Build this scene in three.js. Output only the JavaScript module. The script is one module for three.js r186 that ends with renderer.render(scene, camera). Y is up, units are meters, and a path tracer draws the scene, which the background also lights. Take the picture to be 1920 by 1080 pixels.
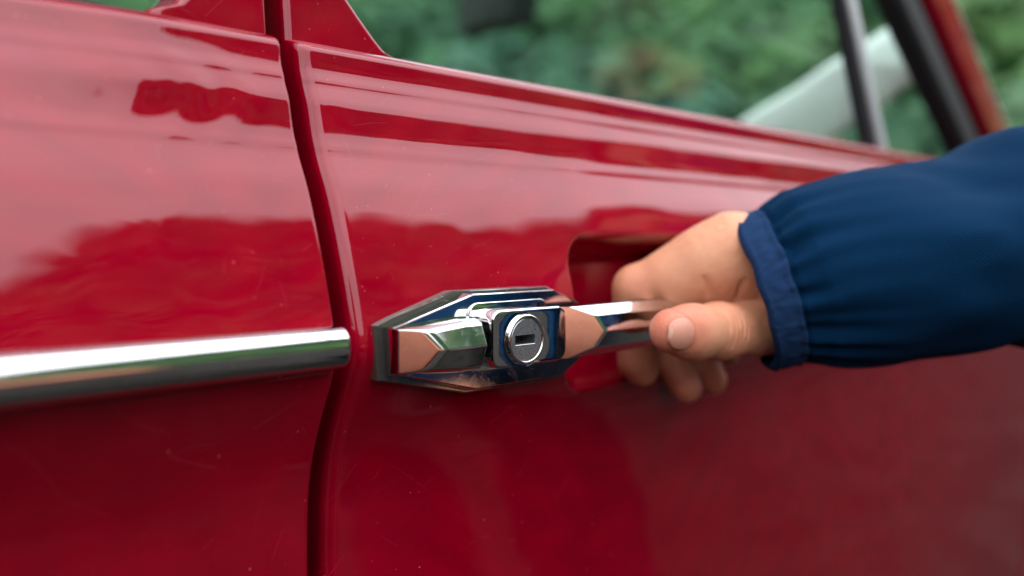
import * as THREE from 'three';
import { mergeGeometries, toCreasedNormals } from 'three/addons/utils/BufferGeometryUtils.js';
import { createNoise2D, createNoise3D } from 'simplex-noise';

// ---------------------------------------------------------------- camera, sky, sun, exposure
const H = 0.85;                                        // height of the door lock above the ground
const F = 1732, TH = 47 * Math.PI / 180, PI_ = 3 * Math.PI / 180;
const V = (x, y, z) => new THREE.Vector3(x, y, z);
const fwd = V(Math.sin(TH) * Math.cos(PI_), -Math.sin(PI_), -Math.cos(TH) * Math.cos(PI_));
const rgt = V(Math.cos(TH), 0, Math.sin(TH));
const upv = rgt.clone().cross(fwd);
const ray = (u, v) => fwd.clone().addScaledVector(rgt, (u - 960) / F).addScaledVector(upv, -(v - 540) / F).normalize();
const CAM = ray(985, 635).multiplyScalar(-0.30).add(V(0, 0, 0.020));   // relative to the lock
const at = (u, v, z) => { const d = ray(u, v); return CAM.clone().addScaledVector(d, (z - CAM.z) / d.z); };
const atPlane = (u, v, p, n) => { const d = ray(u, v); return CAM.clone().addScaledVector(d, p.clone().sub(CAM).dot(n) / d.dot(n)); };

const scene = new THREE.Scene();
const camera = new THREE.PerspectiveCamera(2 * Math.atan(540 / F) * 180 / Math.PI, 1920 / 1080, 0.02, 900);
camera.position.copy(CAM).add(V(0, H, 0));
camera.up.set(0, 1, 0);
camera.lookAt(camera.position.clone().add(fwd));
camera.focus = 0.297;
camera.userData.fStop = 4.2;
scene.add(camera);

function rng(seed) { let s = seed >>> 0; return () => { s = (s + 0x6D2B79F5) | 0; let t = Math.imul(s ^ (s >>> 15), 1 | s); t = (t + Math.imul(t ^ (t >>> 7), 61 | t)) ^ t; return ((t ^ (t >>> 14)) >>> 0) / 4294967296; }; }
const n2 = createNoise2D(rng(11)), n3 = createNoise3D(rng(12));
const lerp = (a, b, t) => a + (b - a) * t, clamp = (x, a = 0, b = 1) => Math.min(b, Math.max(a, x));
const sst = (a, b, x) => { const t = clamp((x - a) / (b - a)); return t * t * (3 - 2 * t); };
const curve = (pts) => (x) => {                        // piecewise linear table
  if (x <= pts[0][0]) return pts[0][1];
  for (let i = 1; i < pts.length; i++) if (x <= pts[i][0]) return lerp(pts[i - 1][1], pts[i][1], (x - pts[i - 1][0]) / (pts[i][0] - pts[i - 1][0]));
  return pts[pts.length - 1][1];
};

{ // overcast sky: bright cloud deck with soft, slightly bluer thin places
  const W = 1024, Hh = 512, data = new Float32Array(W * Hh * 4);
  for (let j = 0; j < Hh; j++) {
    const el = ((j + 0.5) / Hh - 0.5) * Math.PI, y = Math.sin(el);
    for (let i = 0; i < W; i++) {
      const az = ((i + 0.5) / W - 0.5) * 2 * Math.PI, x = Math.cos(el) * Math.cos(az), z = Math.cos(el) * Math.sin(az);
      const k = 1 / (Math.max(y, 0) + 0.25);
      const c = 0.5 + 0.5 * (0.6 * n3(x * k * 1.1, z * k * 1.1, 3.1) + 0.28 * n3(x * k * 2.6, z * k * 2.6, 7.7) + 0.12 * n3(x * k * 6, z * k * 6, 1.7));
      const L = (0.68 + 1.20 * Math.max(y, 0)) * (0.78 + 0.44 * c), o = (j * W + i) * 4;
      data[o] = L * lerp(0.93, 1.0, c); data[o + 1] = L * lerp(0.95, 0.985, c); data[o + 2] = L * lerp(1.08, 1.0, c); data[o + 3] = 1;
    }
  }
  const t = new THREE.DataTexture(data, W, Hh, THREE.RGBAFormat, THREE.FloatType);
  t.mapping = THREE.EquirectangularReflectionMapping; t.magFilter = THREE.LinearFilter; t.needsUpdate = true;
  scene.background = t; scene.environment = t;
}
const sun = new THREE.DirectionalLight(0xfff3e2, 0.7);
sun.position.set(2.0, 9.0, -3.0); sun.target.position.set(0, 0.5, 0);
sun.castShadow = true; sun.shadow.radius = 30; sun.shadow.mapSize.set(2048, 2048);
Object.assign(sun.shadow.camera, { left: -5, right: 5, top: 5, bottom: -5, near: 0.5, far: 30 });
scene.add(sun, sun.target);
const EXPOSURE = 2.5;

// ---------------------------------------------------------------- helpers
const linear = (r, g, b) => new THREE.Color().setRGB(r, g, b);
const mesh = (name, geo, mat, parent) => { const m = new THREE.Mesh(geo, mat); m.name = name; m.castShadow = m.receiveShadow = true; parent.add(m); return m; };
const group = (name, parent) => { const g = new THREE.Group(); g.name = name; parent.add(g); return g; };
const tag = (o, label, category, grp) => { o.userData.label = label; o.userData.category = category; if (grp) o.userData.group = grp; return o; };
const structure = (o) => { o.userData.kind = 'structure'; return o; };
function grid(nu, nv, f, { flip = false, uv } = {}) {  // (nu+1) x (nv+1) points f(i, j) -> [x, y, z]
  const P = new Float32Array((nu + 1) * (nv + 1) * 3), T = new Float32Array((nu + 1) * (nv + 1) * 2), I = [];
  for (let j = 0, k = 0; j <= nv; j++) for (let i = 0; i <= nu; i++, k++) {
    const p = f(i, j); P.set(p, k * 3);
    const t = uv ? uv(p, i, j) : [p[0], p[1]]; T[k * 2] = t[0]; T[k * 2 + 1] = t[1];
  }
  for (let j = 0; j < nv; j++) for (let i = 0; i < nu; i++) {
    const a = j * (nu + 1) + i, b = a + 1, c = a + nu + 1, d = c + 1;
    if (flip) I.push(a, c, b, b, c, d); else I.push(a, b, c, b, d, c);
  }
  const g = new THREE.BufferGeometry();
  g.setAttribute('position', new THREE.BufferAttribute(P, 3)); g.setAttribute('uv', new THREE.BufferAttribute(T, 2)); g.setIndex(I);
  g.computeVertexNormals(); return g;
}
function boxGeo(x0, x1, y0, y1, z0, z1) { return new THREE.BoxGeometry(x1 - x0, y1 - y0, z1 - z0).translate((x0 + x1) / 2, (y0 + y1) / 2, (z0 + z1) / 2); }
const merge = (list) => mergeGeometries(list.map((g) => { const q = g.index ? g.toNonIndexed() : g; for (const k of Object.keys(q.attributes)) if (!['position', 'normal', 'uv'].includes(k)) q.deleteAttribute(k); if (!q.attributes.uv) q.setAttribute('uv', new THREE.BufferAttribute(new Float32Array(q.attributes.position.count * 2), 2)); return q; }));
function loftRings(rings, { capEnd = true, capStart = false, crease = 0.6 } = {}) {   // rings: arrays of Vector3 with equal counts (counter-clockwise seen from the last ring's side)
  const P = [], n = rings[0].length, tri = (a, b, c) => P.push(a.x, a.y, a.z, b.x, b.y, b.z, c.x, c.y, c.z);
  for (let r = 0; r + 1 < rings.length; r++) for (let i = 0; i < n; i++) { const a = rings[r][i], b = rings[r][(i + 1) % n], c = rings[r + 1][i], d = rings[r + 1][(i + 1) % n]; tri(a, b, c); tri(b, d, c); }
  const cap = (R, rev) => { const m = R.reduce((s, p) => s.add(p), V(0, 0, 0)).divideScalar(n); for (let i = 0; i < n; i++) { const a = R[i], b = R[(i + 1) % n]; rev ? tri(b, a, m) : tri(a, b, m); } };
  if (capEnd) cap(rings[rings.length - 1], false);
  if (capStart) cap(rings[0], true);
  const g = new THREE.BufferGeometry(); g.setAttribute('position', new THREE.BufferAttribute(new Float32Array(P), 3));
  const uv = new Float32Array(P.length / 3 * 2); for (let i = 0; i < uv.length / 2; i++) { uv[2 * i] = P[3 * i]; uv[2 * i + 1] = P[3 * i + 1]; }
  g.setAttribute('uv', new THREE.BufferAttribute(uv, 2));
  return toCreasedNormals(g, crease);
}
function bar(points, hw, hd, side, crease = 0.5) {     // rectangular bar with chamfered corners along points; side = unit width direction
  const rings = points.map((p, i) => {
    const t = points[Math.min(i + 1, points.length - 1)].clone().sub(points[Math.max(i - 1, 0)]).normalize();
    const s = side.clone().addScaledVector(t, -side.dot(t)).normalize(), d = t.clone().cross(s), c = Math.min(hw, hd) * 0.35, out = [];
    for (const [a, b] of [[hw, -hd + c], [hw, hd - c], [hw - c, hd], [-hw + c, hd], [-hw, hd - c], [-hw, -hd + c], [-hw + c, -hd], [hw - c, -hd]]) out.push(p.clone().addScaledVector(s, a).addScaledVector(d, b));
    return out;
  });
  return loftRings(rings, { capStart: true, crease });
}
function surfaceNets(sdf, lo, hi, cell) {
  const nx = Math.ceil((hi[0] - lo[0]) / cell) + 1, ny = Math.ceil((hi[1] - lo[1]) / cell) + 1, nz = Math.ceil((hi[2] - lo[2]) / cell) + 1;
  const S = new Float32Array(nx * ny * nz), id = (i, j, k) => (k * ny + j) * nx + i;
  // coarse first: blocks far from the surface are not sampled finely
  const B = 4;
  S.fill(NaN);
  for (let k = 0; k < nz; k += B) for (let j = 0; j < ny; j += B) for (let i = 0; i < nx; i += B) {
    const d = sdf(lo[0] + (i + B / 2) * cell, lo[1] + (j + B / 2) * cell, lo[2] + (k + B / 2) * cell), far = Math.abs(d) > cell * B * 1.6;
    for (let c = k; c < Math.min(k + B, nz); c++) for (let b = j; b < Math.min(j + B, ny); b++) for (let a = i; a < Math.min(i + B, nx); a++)
      S[id(a, b, c)] = far ? d : sdf(lo[0] + a * cell, lo[1] + b * cell, lo[2] + c * cell);
  }
  const vid = new Int32Array(nx * ny * nz).fill(-1), P = [], I = [];
  const edges = []; for (let a = 0; a < 8; a++) for (const m of [1, 2, 4]) if (!(a & m)) edges.push([a, a | m]);
  for (let k = 0; k < nz - 1; k++) for (let j = 0; j < ny - 1; j++) for (let i = 0; i < nx - 1; i++) {
    let mask = 0; const s = [];
    for (let c = 0; c < 8; c++) { s[c] = S[id(i + (c & 1), j + ((c >> 1) & 1), k + (c >> 2))]; if (s[c] < 0) mask |= 1 << c; }
    if (mask === 0 || mask === 255) continue;
    let x = 0, y = 0, z = 0, n = 0;
    for (const [a, b] of edges) if ((s[a] < 0) !== (s[b] < 0)) { const t = s[a] / (s[a] - s[b]); x += lerp(a & 1, b & 1, t); y += lerp((a >> 1) & 1, (b >> 1) & 1, t); z += lerp(a >> 2, b >> 2, t); n++; }
    vid[id(i, j, k)] = P.length / 3; P.push(lo[0] + (i + x / n) * cell, lo[1] + (j + y / n) * cell, lo[2] + (k + z / n) * cell);
  }
  const quad = (a, b, c, d, f) => { if (a < 0 || b < 0 || c < 0 || d < 0) return; f ? I.push(a, b, c, a, c, d) : I.push(a, c, b, a, d, c); };
  for (let k = 1; k < nz - 1; k++) for (let j = 1; j < ny - 1; j++) for (let i = 1; i < nx - 1; i++) {
    const o = S[id(i, j, k)] < 0;
    if (o !== (S[id(i + 1, j, k)] < 0)) quad(vid[id(i, j - 1, k - 1)], vid[id(i, j, k - 1)], vid[id(i, j, k)], vid[id(i, j - 1, k)], o);
    if (o !== (S[id(i, j + 1, k)] < 0)) quad(vid[id(i - 1, j, k - 1)], vid[id(i - 1, j, k)], vid[id(i, j, k)], vid[id(i, j, k - 1)], o);
    if (o !== (S[id(i, j, k + 1)] < 0)) quad(vid[id(i - 1, j - 1, k)], vid[id(i, j - 1, k)], vid[id(i, j, k)], vid[id(i - 1, j, k)], o);
  }
  const N = new Float32Array(P.length), T = new Float32Array(P.length / 3 * 2), e = cell * 0.6;
  for (let q = 0; q < P.length; q += 3) {
    const [x, y, z] = [P[q], P[q + 1], P[q + 2]];
    const g = V(sdf(x + e, y, z) - sdf(x - e, y, z), sdf(x, y + e, z) - sdf(x, y - e, z), sdf(x, y, z + e) - sdf(x, y, z - e)).normalize();
    N[q] = g.x; N[q + 1] = g.y; N[q + 2] = g.z; T[q / 3 * 2] = x + z * 0.7; T[q / 3 * 2 + 1] = y + z * 0.5;
  }
  const g = new THREE.BufferGeometry();
  g.setAttribute('position', new THREE.BufferAttribute(new Float32Array(P), 3)); g.setAttribute('normal', new THREE.BufferAttribute(N, 3)); g.setAttribute('uv', new THREE.BufferAttribute(T, 2)); g.setIndex(I);
  return g;
}
const smin = (a, b, k) => { const h = Math.max(k - Math.abs(a - b), 0) / k; return Math.min(a, b) - h * h * k * 0.25; };
function cone(ax, ay, az, ra, bx, by, bz, rb) {        // distance to a tapered capsule
  const dx = bx - ax, dy = by - ay, dz = bz - az, L = 1 / (dx * dx + dy * dy + dz * dz);
  return (x, y, z) => { const px = x - ax, py = y - ay, pz = z - az, q = (px * dx + py * dy + pz * dz) * L, t = q < 0 ? 0 : q > 1 ? 1 : q, ex = px - t * dx, ey = py - t * dy, ez = pz - t * dz; return Math.sqrt(ex * ex + ey * ey + ez * ez) - (ra + (rb - ra) * t); };
}
function chain(joints, k) {                            // joints: [x, y, z, r]
  const c = []; for (let i = 0; i + 1 < joints.length; i++) c.push(cone(...joints[i], ...joints[i + 1]));
  return (x, y, z) => { let d = c[0](x, y, z); for (let i = 1; i < c.length; i++) d = smin(d, c[i](x, y, z), k); return d; };
}
function texture(n, f, { srgb = false, size = 1 } = {}) {   // f(i, j) -> [r, g, b] 0..1; covers `size` metres
  const d = new Uint8Array(n * n * 4);
  for (let j = 0; j < n; j++) for (let i = 0; i < n; i++) { const c = f(i, j), o = (j * n + i) * 4; d[o] = clamp(c[0]) * 255; d[o + 1] = clamp(c[1]) * 255; d[o + 2] = clamp(c[2]) * 255; d[o + 3] = 255; }
  const t = new THREE.DataTexture(d, n, n); t.wrapS = t.wrapT = THREE.RepeatWrapping; t.magFilter = THREE.LinearFilter; t.minFilter = THREE.LinearMipmapLinearFilter; t.generateMipmaps = true;
  if (srgb) t.colorSpace = THREE.SRGBColorSpace;
  t.repeat.set(1 / size, 1 / size); t.needsUpdate = true; return t;
}
const tileNoise = (i, j, n, f, s = 0) => { const a = i / n * 2 * Math.PI, b = j / n * 2 * Math.PI, r = f / (2 * Math.PI); return n3(Math.cos(a) * r + s, Math.sin(a) * r + Math.cos(b) * r * 1.3, Math.sin(b) * r * 1.3 - s); };

// ---------------------------------------------------------------- materials
function speckField(n, seed, spots, scratches) {       // small chips, dust grains and hairline scratches
  const A = new Float32Array(n * n), r = rng(seed);
  const dot = (x, y, rad, v) => { const R = Math.ceil(rad + 1); for (let b = -R; b <= R; b++) for (let a = -R; a <= R; a++) { const d = Math.hypot(a, b * (0.7 + 0.6 * r())); if (d < rad + 0.5) { const o = ((y + b + n) % n | 0) * n + ((x + a + n) % n | 0); A[o] = Math.max(A[o], v * clamp(rad + 0.5 - d)); } } };
  for (let k = 0; k < spots; k++) dot((r() * n) | 0, (r() * n) | 0, 0.35 + 1.7 * r() ** 8, 0.3 + 0.7 * r());
  for (let k = 0; k < scratches; k++) { let x = r() * n, y = r() * n, a = (r() - 0.5) * 1.6 + (r() < 0.3 ? 1.2 : 0); const L = 15 + 120 * r() ** 2, v = 0.12 + 0.3 * r(), c = (r() - 0.5) * 0.01; for (let q = 0; q < L; q++) { a += c; x += Math.cos(a); y += Math.sin(a); const o = ((y + n) % n | 0) * n + ((x + n) % n | 0); A[o] = Math.max(A[o], v); } }
  return A;
}
const paintSpecks = speckField(2048, 5, 2600, 420);
const paint = new THREE.MeshPhysicalMaterial({
  color: linear(1, 1, 1), roughness: 0.035, metalness: 0, ior: 1.52,
  map: texture(2048, (i, j) => { const s = paintSpecks[j * 2048 + i] * 0.7, m = 1 + 0.05 * tileNoise(i, j, 2048, 14); return [lerp(0.515 * m, 0.78, s), lerp(0.003, 0.62, s), lerp(0.10 * m, 0.58, s)]; }, { srgb: true, size: 0.32 }),
});
const chromeSpecks = speckField(1024, 9, 2600, 60);
const chromeRough = texture(1024, (i, j) => { const m = clamp(0.5 + 0.5 * tileNoise(i, j, 1024, 9) + 0.3 * tileNoise(i, j, 1024, 40, 4)), s = chromeSpecks[j * 1024 + i], v = 0.16 + 0.5 * Math.max(0, m - 0.62) + 0.7 * s; return [v, v, v]; }, { size: 0.06 });
const chrome = new THREE.MeshStandardMaterial({ color: 0xffffff, metalness: 1, roughness: 0.42, roughnessMap: chromeRough,
  map: texture(1024, (i, j) => { const s = chromeSpecks[j * 1024 + i], m = clamp(0.5 + 0.5 * tileNoise(i, j, 1024, 7, 2)); const v = lerp(0.88, 0.83, m); return [lerp(v, 0.93, s * 0.5), lerp(v, 0.93, s * 0.5), lerp(v * 1.0, 0.91, s * 0.5)]; }, { srgb: true, size: 0.06 }) });
const alu = new THREE.MeshStandardMaterial({ color: linear(0.62, 0.64, 0.64), metalness: 1, roughness: 0.55 });
const rubber = new THREE.MeshStandardMaterial({ color: linear(0.012, 0.013, 0.014), roughness: 0.7 });
const gasketMat = new THREE.MeshStandardMaterial({ color: linear(0.26, 0.25, 0.22), metalness: 0.85, roughness: 0.5, roughnessMap: chromeRough });
const black = new THREE.MeshStandardMaterial({ color: linear(0.004, 0.004, 0.004), roughness: 0.9 });
const trim = new THREE.MeshStandardMaterial({ color: linear(0.03, 0.028, 0.027), roughness: 0.75 });
const ivory = new THREE.MeshPhysicalMaterial({ color: linear(0.88, 0.86, 0.80), roughness: 0.3, clearcoat: 0.3 });
const glass = new THREE.MeshPhysicalMaterial({ color: linear(0.80, 0.93, 0.90), roughness: 0.0, transmission: 1, thickness: 0, ior: 1.5 });
const tyreMat = new THREE.MeshStandardMaterial({ color: linear(0.02, 0.02, 0.02), roughness: 0.85 });

// ---------------------------------------------------------------- ground and hills
{
  const asphalt = texture(1024, (i, j) => { const v = 0.12 + 0.03 * tileNoise(i, j, 1024, 6) + 0.05 * tileNoise(i, j, 1024, 60, 3) + 0.06 * n2(i * 0.9, j * 0.9); return [v * 1.05, v, v * 0.93]; }, { srgb: true, size: 2.4 });
  const g = grid(60, 60, (i, j) => [lerp(-420, 420, i / 60), 0, lerp(420, -420, j / 60)], { uv: (p) => [p[0], p[2]] });
  structure(mesh('ground', g, new THREE.MeshPhysicalMaterial({ color: 0xffffff, map: asphalt, roughness: 0.95, specularIntensity: 0.15 }), scene));
}
// elevation of the wooded skyline by azimuth (0 = straight out from the car's side, 90 = ahead of the car, 180 = beyond the car)
const skyline = curve([[-180, 17], [-150, 14], [-110, 9], [-70, 7], [-30, 6], [0, 6], [11, 8], [16, 19], [20, 26], [24, 29.5], [28, 31], [36, 31], [42, 28.5], [50, 24], [60, 20.5], [70, 17], [80, 15], [92, 16], [115, 25], [140, 27], [165, 22], [180, 17]]);
const hillShape = (r) => sst(14, 120, r) * 0.55 + clamp((r - 14) / 106) * 0.45;
const hillY = (x, z) => {
  const r = Math.hypot(x, z), az = Math.atan2(x, z) * 180 / Math.PI;
  if (r < 14) return -0.3;
  return -0.3 + Math.tan(skyline(az) * Math.PI / 180) * Math.min(r, 130) * hillShape(r) * (1 + 0.05 * n2(x * 0.03, z * 0.03)) - Math.max(0, r - 130) * 0.3;
};
{
  const g = grid(180, 60, (i, j) => { const a = (i / 180) * 2 * Math.PI, r = 14 + 190 * (j / 60) ** 1.3, x = Math.sin(a) * r, z = Math.cos(a) * r; return [x, hillY(x, z), z]; }, { uv: (p) => [p[0], p[2]], flip: true });
  const floorTex = texture(512, (i, j) => { const v = 0.5 + 0.3 * tileNoise(i, j, 512, 10) + 0.2 * tileNoise(i, j, 512, 50, 2); return [0.12 + 0.08 * v, 0.16 + 0.10 * v, 0.07 + 0.04 * v]; }, { srgb: true, size: 18 });
  structure(mesh('hillside', g, new THREE.MeshStandardMaterial({ color: 0xffffff, map: floorTex, roughness: 1 }), scene));
  // the wood on the slopes reads as one mass: one instanced object of leafy clumps
  const r = rng(77), P = [], N = [];
  for (let k = 0; k < 260; k++) {                       // one crown: leaf-clump triangles spread through a lumpy ball
    const u = r() * 2 - 1, a = r() * 2 * Math.PI, s = Math.sqrt(1 - u * u), d = V(s * Math.cos(a), u * 0.9 + 0.25, s * Math.sin(a));
    const rad = (0.72 + 0.3 * n3(d.x * 1.7, d.y * 1.7, d.z * 1.7)) * (0.72 + 0.32 * r());
    const c = d.clone().multiplyScalar(rad), nn = d.clone().add(V(r() - 0.5, r() - 0.2, r() - 0.5)).normalize(), t = V(r() - 0.5, r() - 0.5, r() - 0.5).cross(nn).normalize(), b = nn.clone().cross(t), L = 0.14 + 0.13 * r();
    for (let q = 0; q < 3; q++) { const w = q * 2.1 + r() * 0.5, p = c.clone().addScaledVector(t, Math.cos(w) * L).addScaledVector(b, Math.sin(w) * L); P.push(p.x, p.y, p.z); N.push(nn.x, nn.y, nn.z); }
  }
  const core = new THREE.IcosahedronGeometry(0.62, 2);
  { const p = core.attributes.position, v = V(0, 0, 0); for (let k = 0; k < p.count; k++) { v.fromBufferAttribute(p, k); v.multiplyScalar(1 + 0.32 * n3(v.x * 2.4, v.y * 2.4, v.z * 2.4)); p.setXYZ(k, v.x, v.y + 0.1, v.z); } core.computeVertexNormals(); }
  const leaf = new THREE.BufferGeometry(); leaf.setAttribute('position', new THREE.BufferAttribute(new Float32Array(P), 3)); leaf.setAttribute('normal', new THREE.BufferAttribute(new Float32Array(N), 3));
  const crown = merge([leaf, core]);
  const COUNT = 5200, inst = new THREE.InstancedMesh(crown, new THREE.MeshStandardMaterial({ color: 0xffffff, roughness: 0.85 }), COUNT);
  inst.name = 'wooded_slope'; inst.castShadow = inst.receiveShadow = true; inst.userData.kind = 'stuff';
  tag(inst, 'dense green broadleaf wood covering the hillsides around the car', 'wood');
  const m = new THREE.Matrix4(), q = new THREE.Quaternion(), col = new THREE.Color();
  for (let k = 0; k < COUNT; k++) {
    const a = r() * 2 * Math.PI, rad = Math.sqrt(lerp(20 * 20, 142 * 142, r() ** 0.85)), x = Math.sin(a) * rad, z = Math.cos(a) * rad, s = lerp(1.5, 3.6, r()) * (0.75 + rad / 180) * (1 - 0.45 * sst(100, 130, rad));
    q.setFromEuler(new THREE.Euler(0, r() * 6.3, (r() - 0.5) * 0.3));
    m.compose(V(x, hillY(x, z) + s * 0.55, z), q, V(s, s * lerp(0.85, 1.35, r()), s)); inst.setMatrixAt(k, m);
    const t = clamp(0.5 + 0.5 * n2(x * 0.035 + 9, z * 0.035) + 0.18 * (r() - 0.5)), tint = 0.9 + 0.25 * r();
    col.setRGB(lerp(0.012, 0.070, t) * tint, lerp(0.068, 0.165, t), lerp(0.046, 0.026, t)); inst.setColorAt(k, col);
  }
  scene.add(inst);
}
// ---------------------------------------------------------------- the car
const car = tag(group('car', scene), 'glossy red vintage car with chrome door handle and chrome side moulding', 'car');
car.position.y = H;                                     // its geometry is laid out round the door lock
// slope of the side from bottom to belt, in degrees of tilt towards the sky, then summed up to a profile
const tilt = curve([[-0.60, -34], [-0.50, -20], [-0.40, -9], [-0.28, -4], [-0.16, -1], [-0.09, 1], [-0.068, 0], [-0.052, -3], [-0.042, -9], [-0.032, -17], [-0.022, -23], [-0.012, -25], [-0.006, -19], [-0.001, -4], [0.002, 6], [0.006, 11.5], [0.015, 14.5], [0.030, 16.5],
  [0.040, 18.2], [0.0455, 21], [0.052, 25.5], [0.0572, 24], [0.0592, 15], [0.0612, 23], [0.0632, 19], [0.0652, 14], [0.0685, 11.5], [0.0725, 11.5], [0.0760, 23], [0.0790, 23], [0.0806, 11], [0.0822, 22], [0.0838, 21], [0.0858, 9], [0.0885, 4.5], [0.0902, 5], [0.0914, 28], [0.0928, 52], [0.0940, 70], [0.0946, 80]]);
const PY0 = -0.60, PY1 = 0.0946, PN = 6000, profZ = new Float64Array(PN + 1);
for (let k = 1; k <= PN; k++) profZ[k] = profZ[k - 1] - Math.tan(tilt(lerp(PY0, PY1, (k - 0.5) / PN)) * Math.PI / 180) * (PY1 - PY0) / PN;
const rawProf = (y) => { const t = clamp((y - PY0) / (PY1 - PY0)) * PN, k = Math.min(PN - 1, t | 0); return lerp(profZ[k], profZ[k + 1], t - k); };
const PZ = 0.0036 - rawProf(0.0012);
const plan = (x) => -0.016 * (x - 0.05) * (x - 0.05) - (x > 0.9 ? 0.10 * (x - 0.9) ** 2 : 0) - (x < -0.9 ? 0.10 * (x + 0.9) ** 2 : 0);
const wave = (x, y) => 0.00005 * n2(x * 14, y * 30) + 0.000035 * n2(x * 31 + 5, y * 52);
const skin = (x, y) => rawProf(y) + PZ + plan(x) + wave(x, y);
const reflectionDents = [[at(440, 190, -0.017), 0.0060, -0.00030], [at(300, 112, -0.019), 0.0095, 0.00140, 2.6], [at(628, 208, -0.016), 0.0035, -0.00012], [at(900, 235, -0.018), 0.010, 0.00010]];  // shallow dents and bumps shaped to bend the mirrored sky bands
const reflectionDent = (x, y) => { let d = 0; for (const [c, r, a, k = 1.5] of reflectionDents) { const q = ((x - c.x) / (r * k)) ** 2 + ((y - c.y) / r) ** 2; if (q < 9) d += a * Math.exp(-q); } return d; };
const ripC = at(345, 172, -0.018);
const reflectionRipple = (x, y) => { const u = x - ripC.x, v = y - ripC.y, q = (u / 0.024) ** 2 + (v / 0.0085) ** 2; return q > 9 ? 0 : 0.00026 * Math.sin(2 * Math.PI * (u / 0.0165) + 1.3 * (v / 0.0075) ** 2) * Math.exp(-q); };   // added waves that bend the mirrored skyline into arcs
const rearZ = (x, y) => skin(x, y) + reflectionDent(x, y) + reflectionRipple(x, y) - Math.tan(7 * Math.PI / 180) * sst(-0.096, -0.150, x) * (sst(0.055, 0.0946, y) * 0.02 + Math.max(0, y - 0.060)) * 0.85;   // the rear wing swells below the belt
const recess = (x, y) => {                              // finger recess behind the grip
  const cx = 0.098, cy = 0.0035, hx = 0.050, hy = 0.0305, r = 0.014, qx = Math.abs(x - cx) - hx + r, qy = Math.abs(y - cy) - hy + r;
  return Math.hypot(Math.max(qx, 0), Math.max(qy, 0)) + Math.min(Math.max(qx, qy), 0) - r;
};
const doorZ = (x, y) => { const z = skin(x, y) + reflectionDent(x, y), d = recess(x, y); if (d > 0.0015) return z; const s = sst(0.0015, -0.0125, d); return lerp(z, -0.0225, s); };
const steps = (list) => { const out = []; for (const [a, b, n] of list) for (let k = 0; k < n; k++) out.push(lerp(a, b, k / n)); out.push(list[list.length - 1][1]); return out; };
const YS = steps([[-0.60, -0.28, 24], [-0.28, -0.06, 70], [-0.06, -0.012, 60], [-0.012, 0.012, 40], [0.012, 0.04, 44], [0.04, 0.0946, 150]]);
const XE = -0.0556, XD = 0.80;                          // rear and front edge of the door
function panel(xs, zf, x0, r0, x1, r1, depth) {         // sheet with rounded, turned-in edges at x0 (towards -x) and x1 (towards +x)
  const cols = [];
  const arc = [0, 1, 2, 3, 4, 5, 6, 7, 8].map((k) => k / 8 * Math.PI / 2);
  for (const d of [depth, depth * 0.5]) cols.push((y) => [x0, y, zf(x0 + r0, y) - r0 - d]);
  for (const a of arc) cols.push((y) => [x0 + r0 - r0 * Math.cos(a), y, zf(x0 + r0, y) - r0 + r0 * Math.sin(a)]);
  for (const x of xs) cols.push((y) => [x, y, zf(x, y)]);
  for (const a of arc.slice().reverse()) cols.push((y) => [x1 - r1 + r1 * Math.cos(a), y, zf(x1 - r1, y) - r1 + r1 * Math.sin(a)]);
  for (const d of [depth * 0.5, depth]) cols.push((y) => [x1, y, zf(x1 - r1, y) - r1 - d]);
  return grid(cols.length - 1, YS.length - 1, (i, j) => cols[i](YS[j]), { uv: (p) => [p[0], p[1] - p[2] * 0.8] });
}
const RD = 0.0044, RR = 0.0016, XR = -0.0620;
const door = mesh('front_door', panel(steps([[XE + RD + 0.0005, 0.03, 90], [0.03, 0.165, 150], [0.165, 0.40, 80], [0.40, XD - 0.003, 60]]), doorZ, XE, RD, XD, 0.0025, 0.022), paint, car);
const rear = mesh('rear_side_panel', panel(steps([[-1.62, -0.60, 60], [-0.60, -0.22, 50], [-0.22, XR - RR - 0.0003, 150]]), rearZ, -1.65, 0.003, XR, RR, 0.026), paint, car);
mesh('front_wing', panel(steps([[XD + 0.0075, 1.4, 40], [1.4, 1.77, 20]]), skin, XD + 0.005, 0.002, 1.80, 0.003, 0.026), paint, car);
mesh('door_pillar_jamb', boxGeo(-0.10, -0.03, -0.58, 0.088, -0.075, -0.047), trim, car);
mesh('door_pillar_jamb', boxGeo(XD - 0.03, XD + 0.04, -0.58, 0.088, -0.10, -0.06), trim, car);
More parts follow.
